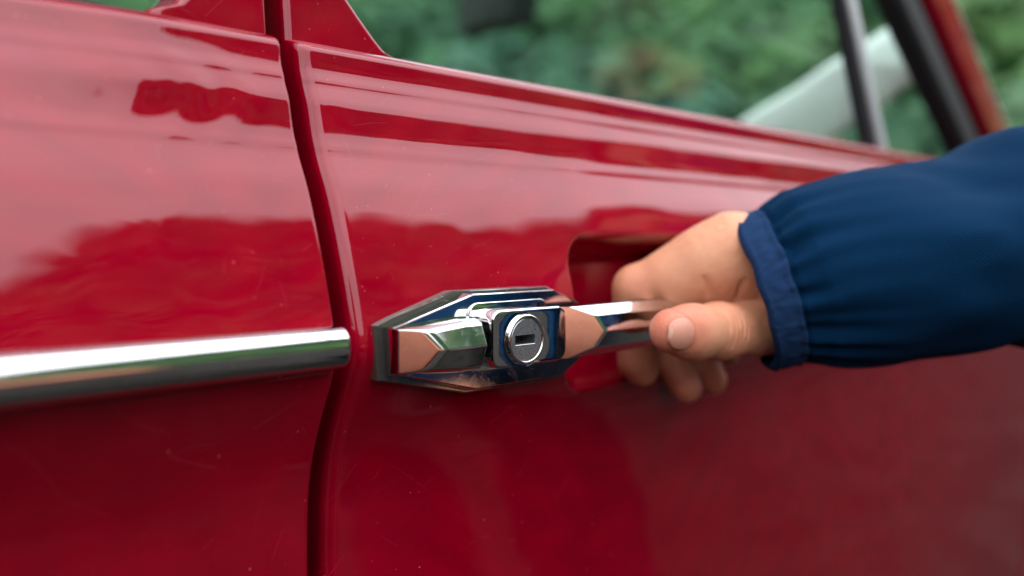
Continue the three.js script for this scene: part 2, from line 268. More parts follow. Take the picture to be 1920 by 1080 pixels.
// belt seal, window frame and glass
const LEAN = 5 * Math.PI / 180, BELT = 0.0946, BZ = skin(0, BELT);
const frameZ = (x, y) => BZ - 0.0012 - (y - BELT) * Math.tan(LEAN) + plan(x) - plan(0);
const gp = V(0, BELT, BZ - 0.014), gn = V(0, Math.sin(LEAN), Math.cos(LEAN));
const glassZ = (x, y) => gp.z - (y - BELT) * Math.tan(LEAN) + plan(x) - plan(0);
const edgePx = [[500, -560], [560, -330], [603, -180], [630, -80], [654, 0], [678, 36], [705.5, 75], [725, 100], [750, 115]];
const edgeXY = edgePx.map(([u, v]) => { const p = atPlane(u, v, V(0, BELT, BZ - 0.002), gn); return [Math.max(p.y, BELT), p.x]; }).sort((a, b) => a[0] - b[0]);
const winX = curve(edgeXY);                             // rear edge of the window opening by height
const TOP = 0.40;
{
  const ys = steps([[BELT - 0.0006, BELT + 0.05, 50], [BELT + 0.05, TOP + 0.04, 40]]);
  const cols = [];
  for (const d of [0.022, 0.010]) cols.push((y) => [XE, y, frameZ(XE, y) - d]);
  for (let k = 0; k <= 6; k++) { const a = k / 6 * Math.PI / 2; cols.push((y) => [XE + 0.0025 * (1 - Math.cos(a)), y, frameZ(XE, y) - 0.0025 * (1 - Math.sin(a))]); }
  for (let k = 0; k <= 14; k++) cols.push((y) => { const x = lerp(XE + 0.0028, winX(y) - 0.0030, k / 14); return [x, y, frameZ(x, y)]; });
  for (let k = 1; k <= 6; k++) { const a = k / 6 * Math.PI / 2; cols.push((y) => [winX(y) - 0.0030 + 0.0030 * Math.sin(a), y, frameZ(winX(y), y) - 0.0030 * (1 - Math.cos(a))]); }
  cols.push((y) => [winX(y), y, frameZ(winX(y), y) - 0.016]);
  const pillar = grid(cols.length - 1, ys.length - 1, (i, j) => cols[i](ys[j]), { uv: (p) => [p[0], p[1]] });
  // sill of the opening: from the belt edge in to the glass
  const xs = steps([[winX(BELT) - 0.004, XD - 0.004, 80]]);
  const sillRows = [[0.0, 0.0], [0.0003, -0.0015], [0.0, -0.003], [-0.0012, -0.0042], [-0.006, -0.0046]];
  const sill = grid(xs.length - 1, sillRows.length - 1, (i, j) => [xs[i], BELT + sillRows[j][0], skin(xs[i], BELT) + sillRows[j][1]]);
  const rail = bar([V(winX(TOP) - 0.03, TOP + 0.02, frameZ(0, TOP + 0.02) - 0.006), V(0.2, TOP + 0.03, frameZ(0.2, TOP + 0.03) - 0.008), V(0.60, TOP + 0.015, frameZ(0.6, TOP + 0.015) - 0.008)], 0.016, 0.008, V(0, 1, 0));
  mesh('window_frame', merge([pillar, sill, rail]), paint, door);
  mesh('belt_seal', bar(steps([[winX(BELT) + 0.004, XD - 0.06, 12]]).map((x) => V(x, BELT - 0.004, glassZ(x, BELT) + 0.0052)), 0.006, 0.0028, V(0, 1, 0)), rubber, door);
}
const onGlass = (u, v, off = 0) => { let p = atPlane(u, v, gp, gn); for (let k = 0; k < 4; k++) p = atPlane(u, v, V(p.x, p.y, glassZ(p.x, p.y) + off), gn); return p; };
const extendUp = (a, b, y) => a.clone().lerp(b, (y - a.y) / (b.y - a.y));
const lineUp = (b0, t0, y0, y1, off) => { const A = onGlass(...b0, off), B = onGlass(...t0, off); return [extendUp(A, B, y0), extendUp(A, B, y1)]; };
const divider = lineUp([1627, 272], [1572, 0], BELT - 0.01, TOP, 0.004), divider2 = lineUp([1643, 272], [1585, 0], BELT - 0.01, TOP, 0.006);
mesh('quarter_light_seal', bar(divider, 0.0036, 0.005, V(1, 0, 0)), rubber, door);
mesh('quarter_light_bar', bar(divider2, 0.0058, 0.006, V(1, 0, 0)), alu, door);
const seal = lineUp([1787, 237], [1680, 0], BELT - 0.02, TOP, 0.010);
mesh('front_window_seal', bar(seal, 0.0145, 0.010, V(1, 0, 0)), rubber, door);
{
  const pane = (xa, xb, name) => { const g = grid(24, 12, (i, j) => { const y = lerp(BELT - 0.02, TOP + 0.02, j / 12), x = lerp(xa(y), xb(y), i / 24); return [x, y, glassZ(x, y)]; }); mesh(name, g, glass, door); };
  const lx = (l) => (y) => extendUp(l[0], l[1], y).x;
  pane((y) => winX(Math.max(y, BELT)) - 0.006, lx(divider), 'window_glass');
  pane(lx(divider2), lx(seal), 'quarter_light_glass');
}
// windscreen pillar, windscreen, roof, far side: the shell that the windows look through
const pil = lineUp([1834, 237], [1729, 0], 0.04, TOP + 0.07, 0.006), pilEdge = lineUp([1864, 237], [1762, 0], 0.04, TOP + 0.07, -0.004);
const mirrorZ = (p) => V(p.x, p.y, -1.50 - p.z);
mesh('windscreen_pillar', bar(pil, 0.0205, 0.016, V(1, 0, 0)), paint, car);
mesh('windscreen_pillar', bar(pil.map(mirrorZ), 0.0205, 0.016, V(1, 0, 0)), paint, car);
mesh('windscreen_trim', bar(pilEdge, 0.0045, 0.010, V(1, 0, 0)), alu, car);
{
  const b = pilEdge[0], t = pilEdge[1];
  mesh('windscreen', grid(20, 8, (i, j) => { const s = i / 20, p = b.clone().lerp(t, 0.1 + j / 8 * 0.9), w = Math.sin(s * Math.PI); return [p.x + 0.10 * w, p.y, lerp(p.z, -1.50 - p.z, s)]; }), glass, car);
  const roofF = (i, j) => { const s = i / 20 * 2 - 1, x = lerp(-1.0, t.x + 0.02, j / 20), fr = 1 - sst(0.55, 1, Math.abs(lerp(-1, 0.98, j / 20))); return [x, TOP + 0.055 + 0.075 * (1 - s * s) * (0.6 + 0.4 * fr), -0.75 - s * (0.75 + t.z + 0.012)]; };
  const top = grid(20, 20, roofF, { uv: (p) => [p[0], p[2]] }), under = grid(20, 20, (i, j) => { const p = roofF(i, j); return [p[0], p[1] - 0.03, p[2]]; }, { flip: true });
  mesh('roof', top, paint, car); mesh('headlining', under, new THREE.MeshStandardMaterial({ color: linear(0.10, 0.10, 0.095), roughness: 0.95 }), car);
  mesh('bonnet', grid(24, 16, (i, j) => { const s = i / 24 * 2 - 1, x = lerp(b.x + 0.06, 1.80, j / 16), q = 1 - Math.abs(s) ** 3; return [x, 0.070 + 0.075 * q - 0.06 * (j / 16) ** 2, -0.75 - s * 0.70 * (1 - 0.08 * (j / 16) ** 2)]; }, { uv: (p) => [p[0], p[2]] }), paint, car);
  mesh('front_panel', grid(12, 8, (i, j) => { const s = i / 12 * 2 - 1; return [1.80 + 0.05 * (1 - s * s) - 0.02 * (j / 8), lerp(-0.5, 0.08, j / 8) , -0.75 - s * 0.70]; }, { flip: true }), paint, car);
  mesh('boot_lid', grid(16, 12, (i, j) => { const s = i / 16 * 2 - 1, u = j / 12; return [lerp(-1.0, -1.68, u), u < 0.75 ? 0.085 + 0.04 * (1 - s * s) - 0.03 * u : lerp(0.0625 + 0.04 * (1 - s * s), -0.5, (u - 0.75) / 0.25), -0.75 - s * 0.70]; }, { flip: true }), paint, car);
  mesh('rear_window', grid(8, 6, (i, j) => { const s = i / 8 * 2 - 1, u = j / 6; return [lerp(-1.0, -0.82, u), lerp(0.10, TOP + 0.02, u), -0.75 - s * 0.55]; }, { flip: true }), glass, car);
  for (const s of [1, -1]) mesh('rear_roof_pillar', grid(4, 6, (i, j) => { const u = j / 6, x = lerp(lerp(-1.02, -0.86, u), lerp(-0.70, -0.55, u), i / 4), y = lerp(0.08, TOP + 0.06, u); return [x, y, s > 0 ? frameZ(-0.6, y) : -1.5 - frameZ(-0.6, y)]; }), paint, car);
}
mesh('far_side_body', grid(60, 40, (i, j) => { const x = lerp(-1.65, 1.80, i / 60), y = lerp(-0.55, 0.09, j / 40); return [x, y, -1.50 - skin(x, y)]; }, { flip: true }), paint, car);
mesh('far_roof_pillar', bar([V(-0.03, 0.08, -1.455), V(-0.03, TOP + 0.06, -1.39)], 0.03, 0.012, V(1, 0, 0)), paint, car);
mesh('cabin_floor', boxGeo(-1.4, 1.3, -0.58, -0.53, -1.44, -0.06), trim, car);
mesh('bulkhead', boxGeo(0.90, 0.93, -0.53, 0.075, -1.42, -0.08), trim, car);
mesh('door_lining', boxGeo(-0.03, 0.76, -0.50, 0.080, -0.105, -0.085), trim, car);
mesh('dashboard', bar([V(0.77, 0.055, -0.12), V(0.80, 0.065, -0.75), V(0.77, 0.055, -1.38)], 0.035, 0.09, V(0, 1, 0)), trim, car);
for (const z of [-0.42, -1.08]) { const s = mesh('front_seat', merge([bar([V(0.0, -0.26, z), V(0.45, -0.22, z)], 0.06, 0.23, V(0, 1, 0)), bar([V(0.02, -0.22, z), V(-0.10, 0.10, z)], 0.05, 0.22, V(1, 0, 0))]), trim, car); s.userData.label = 'dark seat'; }
{ // steering wheel on the far side
  const w = group('steering_wheel', car), R = 0.19;
  w.position.set(0.52, 0.06, -1.08); w.rotation.z = 0.9;
  mesh('wheel_rim', new THREE.TorusGeometry(R, 0.012, 18, 72).rotateX(Math.PI / 2), black, w);
  mesh('wheel_hub', new THREE.LatheGeometry([[0, 0.012], [0.05, 0.010], [0.062, 0], [0.055, -0.03], [0.02, -0.05]].map((p) => new THREE.Vector2(...p)), 32), black, w);
  for (const a of [0.2, Math.PI - 0.2, Math.PI * 1.5]) mesh('wheel_spoke', bar([V(0.05 * Math.cos(a), -0.005, 0.05 * Math.sin(a)), V(R * Math.cos(a), 0, R * Math.sin(a))], 0.016, 0.006, V(-Math.sin(a), 0, Math.cos(a))), black, w);
  mesh('steering_column', new THREE.CylinderGeometry(0.022, 0.022, 0.22, 20).translate(0, -0.14, 0), black, w);
}
{ // rear-view mirror hanging at the top of the windscreen
  const p = at(930, 14, -0.60), m = group('rear_view_mirror', car);
  m.position.copy(p); m.rotation.y = -0.38; m.rotation.x = 0.12;
  mesh('mirror_housing', bar([V(0, 0, -0.085), V(0, 0.004, 0), V(0, 0, 0.085)], 0.016, 0.030, V(1, 0, 0)), black, m);
  mesh('mirror_glass', new THREE.PlaneGeometry(0.135, 0.044).rotateY(-Math.PI / 2).translate(-0.0148, 0, 0), chrome, m);
  mesh('mirror_stem', bar([V(0.01, 0.01, 0), V(0.02, 0.09, 0)], 0.006, 0.006, V(1, 0, 0)), black, m);
}
// rear quarter window: frame above the belt of the rear panel
{
  const ys = steps([[BELT - 0.0006, BELT + 0.03, 30], [BELT + 0.03, TOP + 0.04, 24]]);
  const ex = [[395, -160], [372, -60], [345, -12], [325, 6], [280, 14]].map(([u, v]) => { const p = atPlane(u, v, V(0, BELT, BZ - 0.002), gn); return [Math.max(p.y, BELT), p.x]; }).sort((a, b) => a[0] - b[0]);
  const qx = curve(ex), cols = [];
  cols.push((y) => [qx(y), y, frameZ(qx(y), y) - 0.016]);
  for (let k = 0; k <= 6; k++) { const a = k / 6 * Math.PI / 2; cols.push((y) => [qx(y) + 0.003 * (1 - Math.cos(a)), y, frameZ(qx(y), y) - 0.003 * (1 - Math.sin(a))]); }
  for (let k = 0; k <= 10; k++) cols.push((y) => { const x = lerp(qx(y) + 0.0032, XR - 0.0018, k / 10); return [x, y, frameZ(x, y)]; });
  for (let k = 1; k <= 6; k++) { const a = k / 6 * Math.PI / 2; cols.push((y) => [XR - 0.0016 + 0.0016 * Math.sin(a), y, frameZ(XR, y) - 0.0016 * (1 - Math.cos(a))]); }
  cols.push((y) => [XR, y, frameZ(XR, y) - 0.026]);
  const xs = steps([[-0.70, qx(BELT) + 0.004, 60]]), rows = [[0.0, 0.0], [0.0003, -0.0015], [0.0, -0.003], [-0.0012, -0.0042], [-0.008, -0.0046]];
  mesh('quarter_window_frame', merge([grid(cols.length - 1, ys.length - 1, (i, j) => cols[i](ys[j])), grid(xs.length - 1, 4, (i, j) => [xs[i], BELT + rows[j][0], rearZ(xs[i], BELT) + rows[j][1]])]), paint, rear);
  mesh('quarter_window_glass', grid(20, 10, (i, j) => { const y = lerp(BELT - 0.02, TOP + 0.02, j / 10), x = lerp(-0.72, qx(Math.max(y, BELT)) + 0.006, i / 20); return [x, y, glassZ(x, y)]; }), glass, rear);
  mesh('quarter_window_seal', bar(steps([[-0.70, qx(BELT) + 0.004, 12]]).map((x) => V(x, BELT - 0.004, glassZ(x, BELT) + 0.0052)), 0.006, 0.0028, V(0, 1, 0)), rubber, rear);
  mesh('rear_side_lining', boxGeo(-1.0, -0.10, -0.50, 0.080, -0.105, -0.085), trim, car);
}
// chrome side moulding on the rear panel
{
  const xs = steps([[-1.5, -0.25, 40], [-0.25, -0.070, 50], [-0.070, -0.0628, 12]]), N = 28, x1 = -0.0628;
  mesh('side_moulding', grid(N, xs.length - 1, (i, j) => {
    const x = xs[j], e = Math.sqrt(clamp(1 - clamp((x - (x1 - 0.0010)) / 0.0010) ** 2, 0.0, 1)), a = lerp(-0.12, 1.12, i / N) * Math.PI, cz = skin(x, 0.001) - 0.0012;
    const rad = Math.sign(Math.sin(a)) * Math.abs(Math.sin(a)) ** 0.42;
    return [x, 0.0016 + 0.0061 * Math.cos(a) * lerp(0.9, 1, e), cz + 0.0098 * rad * (x >= x1 - 1e-6 ? 0 : lerp(0.35, 1, e))];
  }, { uv: (p, i) => [p[0], i / N * 0.02] }), chrome, car);
}
// added pale roll, standing in for a white streak of unknown cause in the side window
{
  const a = V(0.70, 0.075, -0.36), b = V(0.715, 0.222, -0.118), ax = b.clone().sub(a).normalize(), u = V(0, 1, 0).addScaledVector(ax, -ax.y).normalize(), s = ax.clone().cross(u);
  const g = grid(40, 30, (i, j) => { const t = j / 30, q = i / 40 * 2 * Math.PI, e = t < 0.02 || t > 0.985 ? 0.8 : 1, r = lerp(0.046, 0.028, t) * e * (1 + 0.05 * Math.sin(q * 2 + 1) + 0.04 * n2(Math.cos(q), t * 3)); return a.clone().lerp(b, t).addScaledVector(u, Math.cos(q) * r).addScaledVector(s, Math.sin(q) * r * 0.28).add(V(0, H, 0)).toArray(); });
  tag(mesh('added_pale_roll', g, ivory, scene), 'added pale roll between dashboard and windscreen pillar, standing in for a white streak in the side window', 'added_pale_roll');
}
// wheels
for (const [x, z] of [[-1.05, -0.16], [1.28, -0.16], [-1.05, -1.34], [1.28, -1.34]]) {
  const w = group('wheel', car); w.position.set(x, 0.30 - H, z);
  mesh('tyre', new THREE.TorusGeometry(0.225, 0.075, 20, 48), tyreMat, w);
  mesh('rim', new THREE.LatheGeometry([[0, 0.03], [0.08, 0.035], [0.10, 0.02], [0.165, 0.03], [0.185, 0.045]].map((p) => new THREE.Vector2(...p)), 40).rotateX(z > -0.7 ? Math.PI / 2 : -Math.PI / 2), chrome, w);
}

// ---------------------------------------------------------------- door handle
const handle = group('door_handle', car);
{
  const FZ = 0.0100, flat = (px, z) => px.map(([u, v]) => at(u, v, z)).reverse();
  const shrink = (R, k, z) => { const m = V(0, 0, 0); R.forEach((p) => m.add(p)); m.divideScalar(R.length); return R.map((p) => { const d = p.clone().sub(m); d.z = 0; const L = d.length(); const q = p.clone().addScaledVector(d, -k / L); q.z = z; return q; }); };
  const front = [[735, 615], [756, 607], [884, 551], [1037, 543], [1086, 572], [1087, 668], [1053, 703], [889, 730], [741, 702]];
  const base = [[718, 614], [739, 606], [866, 549.5], [1022, 541], [1072, 571], [1073, 669], [1038, 704.5], [872, 732.5], [724, 703.5]];
  const pad = [[703, 611], [732, 596], [850, 545.5], [1024, 536.5], [1085, 566], [1087, 674], [1046, 710], [872, 738], [709, 714]];
  const Fp = flat(front, FZ - 0.0007), Bp = flat(base, 0.0052), Pp = flat(pad, 0.0048);
  const low = (R, z) => R.map((p) => V(p.x, p.y, z));
  mesh('mounting_gasket', loftRings([low(Pp, -0.010), low(Pp, 0.0044), shrink(Pp, 0.0006, 0.0050)]), gasketMat, handle);
  mesh('mounting_plate', loftRings([low(Bp, 0.002), Bp, Fp, shrink(Fp, 0.00055, FZ)], { crease: 0.25 }), chrome, handle);
  // raised grip end with a slanted, sharp-edged facet
  const xl = at(735, 660, FZ).x + 0.0002, xr = at(893, 640, FZ + 0.004).x, apex = at(833, 657, FZ + 0.0092).x;
  const endShape = (x, y) => { const u = (x - xl) / (xr - xl), a = lerp(0.0067, 0.0087, clamp(u * 1.3)), yy = (y + 0.0008) / a, w = Math.abs(yy), e = 0.0096 * smin(1 - 0.33 * w, w < 0.5 ? 1.2 : 0.9 * Math.sqrt(Math.max(0, 1 - ((w - 0.5) / 0.5) ** 2)), 0.06); const pl = 0.0030 + (x - xl) * (0.0064 / (apex - xl)) - 0.00006 * Math.cos(yy * 1.5); return FZ - 0.0004 + smin(e, Math.max(pl, 0), 0.0009); };
  mesh('grip_end', (() => {
    const nx = 90, ny = 70, xs = [xl, ...steps([[xl, xr - 0.0007, nx - 4]]), xr - 0.0003, xr, xr];
    return grid(xs.length - 1, ny, (i, j) => { const x = xs[i], u = (x - xl) / (xr - xl), a = lerp(0.0067, 0.0087, clamp(u * 1.3)), y = -0.0008 + a * Math.sin((j / ny - 0.5) * Math.PI); let z = endShape(x, y); if (i === 0 || i === xs.length - 1) z = FZ - 0.001; if (i === xs.length - 2) z = lerp(z, FZ, 0.12); return [x, y, z]; });
  })(), chrome, handle);
  // push button housing with lock
  const BF = 0.0200, tl = at(921, 582, BF), tr = at(1053, 573, BF), br = at(1064, 669, BF), bl = at(932, 698, BF);
  const x0 = (tl.x + bl.x) / 2, x1 = (tr.x + br.x) / 2, y0 = (bl.y + br.y) / 2, y1 = (tl.y + tr.y) / 2;
  const rr = (x0, x1, y0, y1, r) => { const s = new THREE.Shape(); s.moveTo(x0 + r, y0); s.lineTo(x1 - r, y0); s.absarc(x1 - r, y0 + r, r, -Math.PI / 2, 0); s.lineTo(x1, y1 - r); s.absarc(x1 - r, y1 - r, r, 0, Math.PI / 2); s.lineTo(x0 + r, y1); s.absarc(x0 + r, y1 - r, r, Math.PI / 2, Math.PI); s.lineTo(x0, y0 + r); s.absarc(x0 + r, y0 + r, r, Math.PI, Math.PI * 1.5); return s; };
  const TW = -3.5 * Math.PI / 180, twist = (g) => g.translate(-c.x, 0, -BF).rotateY(TW).translate(c.x, 0, BF);
  const b = 0.0013, c = at(985, 636, BF), R = 0.0083;
  const face = rr(x0 + b, x1 - b, y0 + b, y1 - b, 0.0028), bore = new THREE.Path(); bore.absarc(c.x, c.y, R - 0.0006 + b, 0, Math.PI * 2, true); face.holes.push(bore);
  mesh('button_housing', toCreasedNormals(twist(new THREE.ExtrudeGeometry(face, { depth: BF - FZ - b + 0.002, bevelEnabled: true, bevelThickness: b, bevelSize: b, bevelSegments: 3, curveSegments: 24 }).translate(0, 0, FZ - 0.002)), 0.42), chrome, handle);
  mesh('button_collar', toCreasedNormals(new THREE.ExtrudeGeometry(rr(x0 - 0.0016, x1 + 0.0016, y0 - 0.0014, y1 + 0.0014, 0.004), { depth: 0.0003, bevelEnabled: true, bevelThickness: 0.0005, bevelSize: 0.0005, bevelSegments: 3 }).translate(0, 0, FZ), 0.5), chrome, handle);
  const lockMetal = new THREE.MeshStandardMaterial({ color: linear(0.62, 0.63, 0.63), metalness: 1, roughness: 1, roughnessMap: texture(256, (i, j) => { const v = 0.34 + 0.12 * n2(i * 0.03, j * 0.4) + 0.08 * n2(i * 0.2, j * 0.2); return [v, v, v]; }, { size: 0.016 }) });
  const lock = group('lock', handle); lock.position.copy(c); lock.rotation.y = TW;
  const ring = (pts) => new THREE.LatheGeometry(pts.map((p) => new THREE.Vector2(...p)), 72).rotateX(Math.PI / 2);
  mesh('lock_bezel', ring([[R - 0.0014, -0.003], [R - 0.0013, 0.0006], [R - 0.0011, 0.0009], [R - 0.0007, 0.00105], [R - 0.0003, 0.0009], [R - 0.0001, 0.0005], [R, -0.002]].reverse()), chrome, lock);
  const disc = new THREE.Shape(); disc.absarc(0, 0, R - 0.00145, 0, Math.PI * 2);
  const slot = new THREE.Path(); const sx = 0.0044, sy = 0.0015; slot.moveTo(-sx - 0.0006, -sy); slot.lineTo(-sx - 0.0006, sy); slot.lineTo(sx - 0.0006, sy); slot.lineTo(sx - 0.0006, -sy); slot.closePath(); disc.holes.push(slot);
  mesh('lock_cylinder', toCreasedNormals(new THREE.ExtrudeGeometry(disc, { depth: 0.0060, bevelEnabled: true, bevelThickness: 0.0003, bevelSize: 0.0003, bevelOffset: -0.0003, bevelSegments: 3, curveSegments: 48 }).translate(0, 0, -0.0056), 0.5), lockMetal, lock);
  mesh('keyhole', boxGeo(-0.0062, 0.0055, -0.0030, 0.0030, -0.0078, -0.0062), black, lock);
  // grip bar: pointed section with the same slanted facet where it leaves the housing
  const gx0 = x1 - 0.001, gx1 = 0.150, ap = at(1138, 619, 0.0262).x, BACK = 0.0135;
  const prism = (y) => { const a = Math.abs(y) / 0.0088; return a < 0.64 ? lerp(0.0126, 0.0108, a / 0.64) : lerp(0.0108, 0.0066, (a - 0.64) / 0.36); };
  const barZ = (x, y) => { const f = (q) => 0.0048 + (q - x1) * (0.0078 / (ap - x1)), g = (q) => 0.0048 + (q) * 0.4; return BACK + smin(smin(prism(y), f(x), 0.0006), g(gx1 - x), 0.0006); };
  const ny = 80, xs = steps([[gx0, ap + 0.004, 70], [ap + 0.004, gx1 - 0.03, 20], [gx1 - 0.03, gx1, 30]]);
  const yv = (j) => 0.0088 * Math.sin((j / ny - 0.5) * Math.PI);
  mesh('grip_bar', merge([grid(xs.length - 1, ny, (i, j) => [xs[i], yv(j) + 0.0003, barZ(xs[i], yv(j))]), boxGeo(gx0, gx1, -0.0084, 0.0090, BACK - 0.001, BACK + 0.0021)]), chrome, handle);
  mesh('grip_mount', loftRings([-0.012, 0.004, BACK + 0.002].map((z, k) => [[0.128, -0.011], [0.172, -0.013], [0.178, 0], [0.172, 0.013], [0.128, 0.011]].map(([x, y]) => V(lerp(x, 0.148, k * 0.12), y * (1 - 0.1 * k), z)))), chrome, handle);
}
// ---------------------------------------------------------------- people
const skinMat = new THREE.MeshPhysicalMaterial({ color: 0xffffff, vertexColors: true, roughness: 0.52, sheen: 0.15, sheenColor: linear(1, 0.75, 0.65), sheenRoughness: 0.5,
  bumpMap: texture(512, (i, j) => { const v = 0.5 + 0.25 * tileNoise(i, j, 512, 60) + 0.25 * tileNoise(i, j, 512, 120, 5); return [v, v, v]; }, { size: 0.03 }), bumpScale: 0.00026 });
const nailMat = new THREE.MeshPhysicalMaterial({ color: 0xffffff, vertexColors: true, roughness: 0.45 });
const weave = texture(512, (i, j) => { const v = 0.5 + 0.22 * Math.sin((i * 1 + j * 1) * 2 * Math.PI / 8) + 0.16 * Math.sin((i - j) * 2 * Math.PI / 16) + 0.2 * n2(i * 0.35, j * 0.35); return [v, v, v]; }, { size: 0.045 });
const cloth = (r, g, b, k = 1) => new THREE.MeshPhysicalMaterial({ color: linear(r, g, b), roughness: 0.88, specularIntensity: 0.12, sheen: 0.12 * k, sheenColor: linear(0.10, 0.35, 0.62), sheenRoughness: 0.45, bumpMap: weave, bumpScale: 0.00028 });
const navy = cloth(0.0006, 0.019, 0.054, 0.12), cuffMat = cloth(0.011, 0.032, 0.086, 0.15), denim = cloth(0.012, 0.014, 0.022, 0.3), shirtMat = cloth(0.010, 0.012, 0.016, 0.2);
const hairMat = new THREE.MeshStandardMaterial({ color: linear(0.018, 0.011, 0.007), roughness: 0.55 });
const shoeMat = new THREE.MeshStandardMaterial({ color: linear(0.03, 0.03, 0.032), roughness: 0.6 });
const j4 = (p, r) => [p.x, p.y, p.z, r];
const boundsOf = (joints, pad) => { const lo = [1e9, 1e9, 1e9], hi = [-1e9, -1e9, -1e9]; for (const q of joints) for (let k = 0; k < 3; k++) { lo[k] = Math.min(lo[k], q[k] - q[3] - pad); hi[k] = Math.max(hi[k], q[k] + q[3] + pad); } return [lo, hi]; };
function skinColours(g, warm = () => 0) {
  const p = g.attributes.position, C = new Float32Array(p.count * 3);
  for (let k = 0; k < p.count; k++) {
    const x = p.getX(k), y = p.getY(k), z = p.getZ(k), m = 0.5 * n3(x * 90, y * 90, z * 90) + 0.5 * n3(x * 260, y * 260, z * 260), w = clamp(warm(x, y, z));
    C[k * 3] = lerp(0.60, 0.56, w) * (1 + 0.05 * m); C[k * 3 + 1] = lerp(0.285, 0.170, w) * (1 + 0.11 * m); C[k * 3 + 2] = lerp(0.150, 0.100, w) * (1 + 0.12 * m);
  }
  g.setAttribute('color', new THREE.BufferAttribute(C, 3)); return g;
}
function mergePlain(list) { return mergeGeometries(list.map((g) => g.toNonIndexed())); }
// a figure from its joints; positions relative to the lock
function figure(name, J, { handRight, shirtSleeve, jacket, trousers, extra, warm = 0 }) {
  const g = group(name, scene); g.position.set(J.pelvis.x, 0, J.pelvis.z);
  const o = V(-J.pelvis.x, H, -J.pelvis.z), T = (p) => p.clone().add(o);
  const limbs = [];
  const add = (list, inflate = 0) => list.map(([p, r]) => j4(T(p), r + inflate));
  const torso = [[J.pelvis, 0.135], [J.waist, 0.115], [J.chest, 0.130], [J.neck, 0.060]];
  const shoulders = [[J.shR, 0.055], [J.neck, 0.065], [J.shL, 0.055]];
  const hips = [[J.hipR, 0.095], [J.pelvis, 0.11], [J.hipL, 0.095]];
  const legs = ['R', 'L'].map((s) => [[J['hip' + s], 0.088], [J['knee' + s], 0.056], [J['ankle' + s], 0.040]]);
  const arms = ['R', 'L'].map((s) => [[J['sh' + s], 0.055], [J['el' + s], 0.048], [J['wr' + s], 0.035]]);
  const build = (chains, inflate, cell, k) => {
    const js = chains.map((c) => add(c, inflate)), f = js.map((c) => chain(c, k)), [lo, hi] = boundsOf(js.flat(), 0.04);
    return surfaceNets((x, y, z) => { let d = f[0](x, y, z); for (let i = 1; i < f.length; i++) d = smin(d, f[i](x, y, z), k); return d; }, lo, hi, cell);
  };
  const body = [build([torso, shoulders, hips, ...legs, ...arms, [[J.neck, 0.055], [J.head.clone().lerp(J.neck, 0.35), 0.052]]], -0.012, 0.014, 0.05)];
  // head with a face
  const hc = T(J.head), fd = J.look.clone().normalize(), ud = J.headUp.clone().addScaledVector(fd, -J.headUp.dot(fd)).normalize(), sd = ud.clone().cross(fd);
  const L = (x, y, z) => hc.clone().addScaledVector(sd, x).addScaledVector(ud, y).addScaledVector(fd, z);
  const ell = (c, rx, ry, rz) => { const m = Math.min(rx, ry, rz); return (x, y, z) => { const X = x - c.x, Y = y - c.y, Z = z - c.z, a = (X * sd.x + Y * sd.y + Z * sd.z) / rx, b = (X * ud.x + Y * ud.y + Z * ud.z) / ry, e = (X * fd.x + Y * fd.y + Z * fd.z) / rz; return (Math.sqrt(a * a + b * b + e * e) - 1) * m; }; };
  const skull = ell(L(0, 0.02, -0.01), 0.072, 0.098, 0.092), jaw = ell(L(0, -0.045, 0.025), 0.055, 0.068, 0.062), nose = cone(...L(0, 0.012, 0.085).toArray(), 0.008, ...L(0, -0.022, 0.104).toArray(), 0.013), brow = cone(...L(-0.035, 0.025, 0.072).toArray(), 0.014, ...L(0.035, 0.025, 0.072).toArray(), 0.014);
  const lips = cone(...L(-0.018, -0.056, 0.082).toArray(), 0.006, ...L(0.018, -0.056, 0.082).toArray(), 0.006), ears = [-1, 1].map((s) => ell(L(s * 0.074, 0.0, -0.01), 0.012, 0.032, 0.020)), sockets = [-1, 1].map((s) => ell(L(s * 0.031, 0.006, 0.092), 0.017, 0.011, 0.014));
  body.push(surfaceNets((x, y, z) => { let d = smin(skull(x, y, z), jaw(x, y, z), 0.04); d = smin(d, nose(x, y, z), 0.012); d = smin(d, brow(x, y, z), 0.014); d = smin(d, lips(x, y, z), 0.006); for (const e of ears) d = smin(d, e(x, y, z), 0.006); for (const e of sockets) d = -smin(-d, e(x, y, z), 0.008); return d; }, [hc.x - 0.15, hc.y - 0.16, hc.z - 0.15], [hc.x + 0.15, hc.y + 0.16, hc.z + 0.15], 0.005));
  for (const h of J.hands) { const f = h.map((c) => chain(c.map(([p, r]) => j4(T(p), r)), 0.006)), [lo, hi] = boundsOf(h.flatMap((c) => c.map(([p, r]) => j4(T(p), r))), 0.01); body.push(surfaceNets((x, y, z) => { const palm = f[0](x, y, z); let d = palm; for (let i = 1; i < f.length; i++) d = Math.min(d, smin(palm, f[i](x, y, z), 0.008)); return d; }, lo, hi, 0.003)); }
  if (handRight) body.push(handRight.clone().translate(o.x, o.y, o.z));
  body.forEach((b) => { if (!b.attributes.color) skinColours(b, () => warm); });
  mesh('body', mergePlain(body), skinMat, g);
  for (const s of [-1, 1]) { mesh('eye', new THREE.SphereGeometry(0.0105, 16, 12).translate(...L(s * 0.031, 0.006, 0.074).toArray()), new THREE.MeshStandardMaterial({ color: linear(0.25, 0.24, 0.23), roughness: 0.15 }), g); }
  const hairSdf = (x, y, z) => { const X = x - hc.x, Y = y - hc.y, Z = z - hc.z, up = X * ud.x + Y * ud.y + Z * ud.z, f = X * fd.x + Y * fd.y + Z * fd.z; return Math.max(skull(x, y, z) - 0.014 - 0.004 * n3(x * 60, y * 20, z * 60), -(up - Math.max(-0.05, 0.02 + 0.75 * f))); };
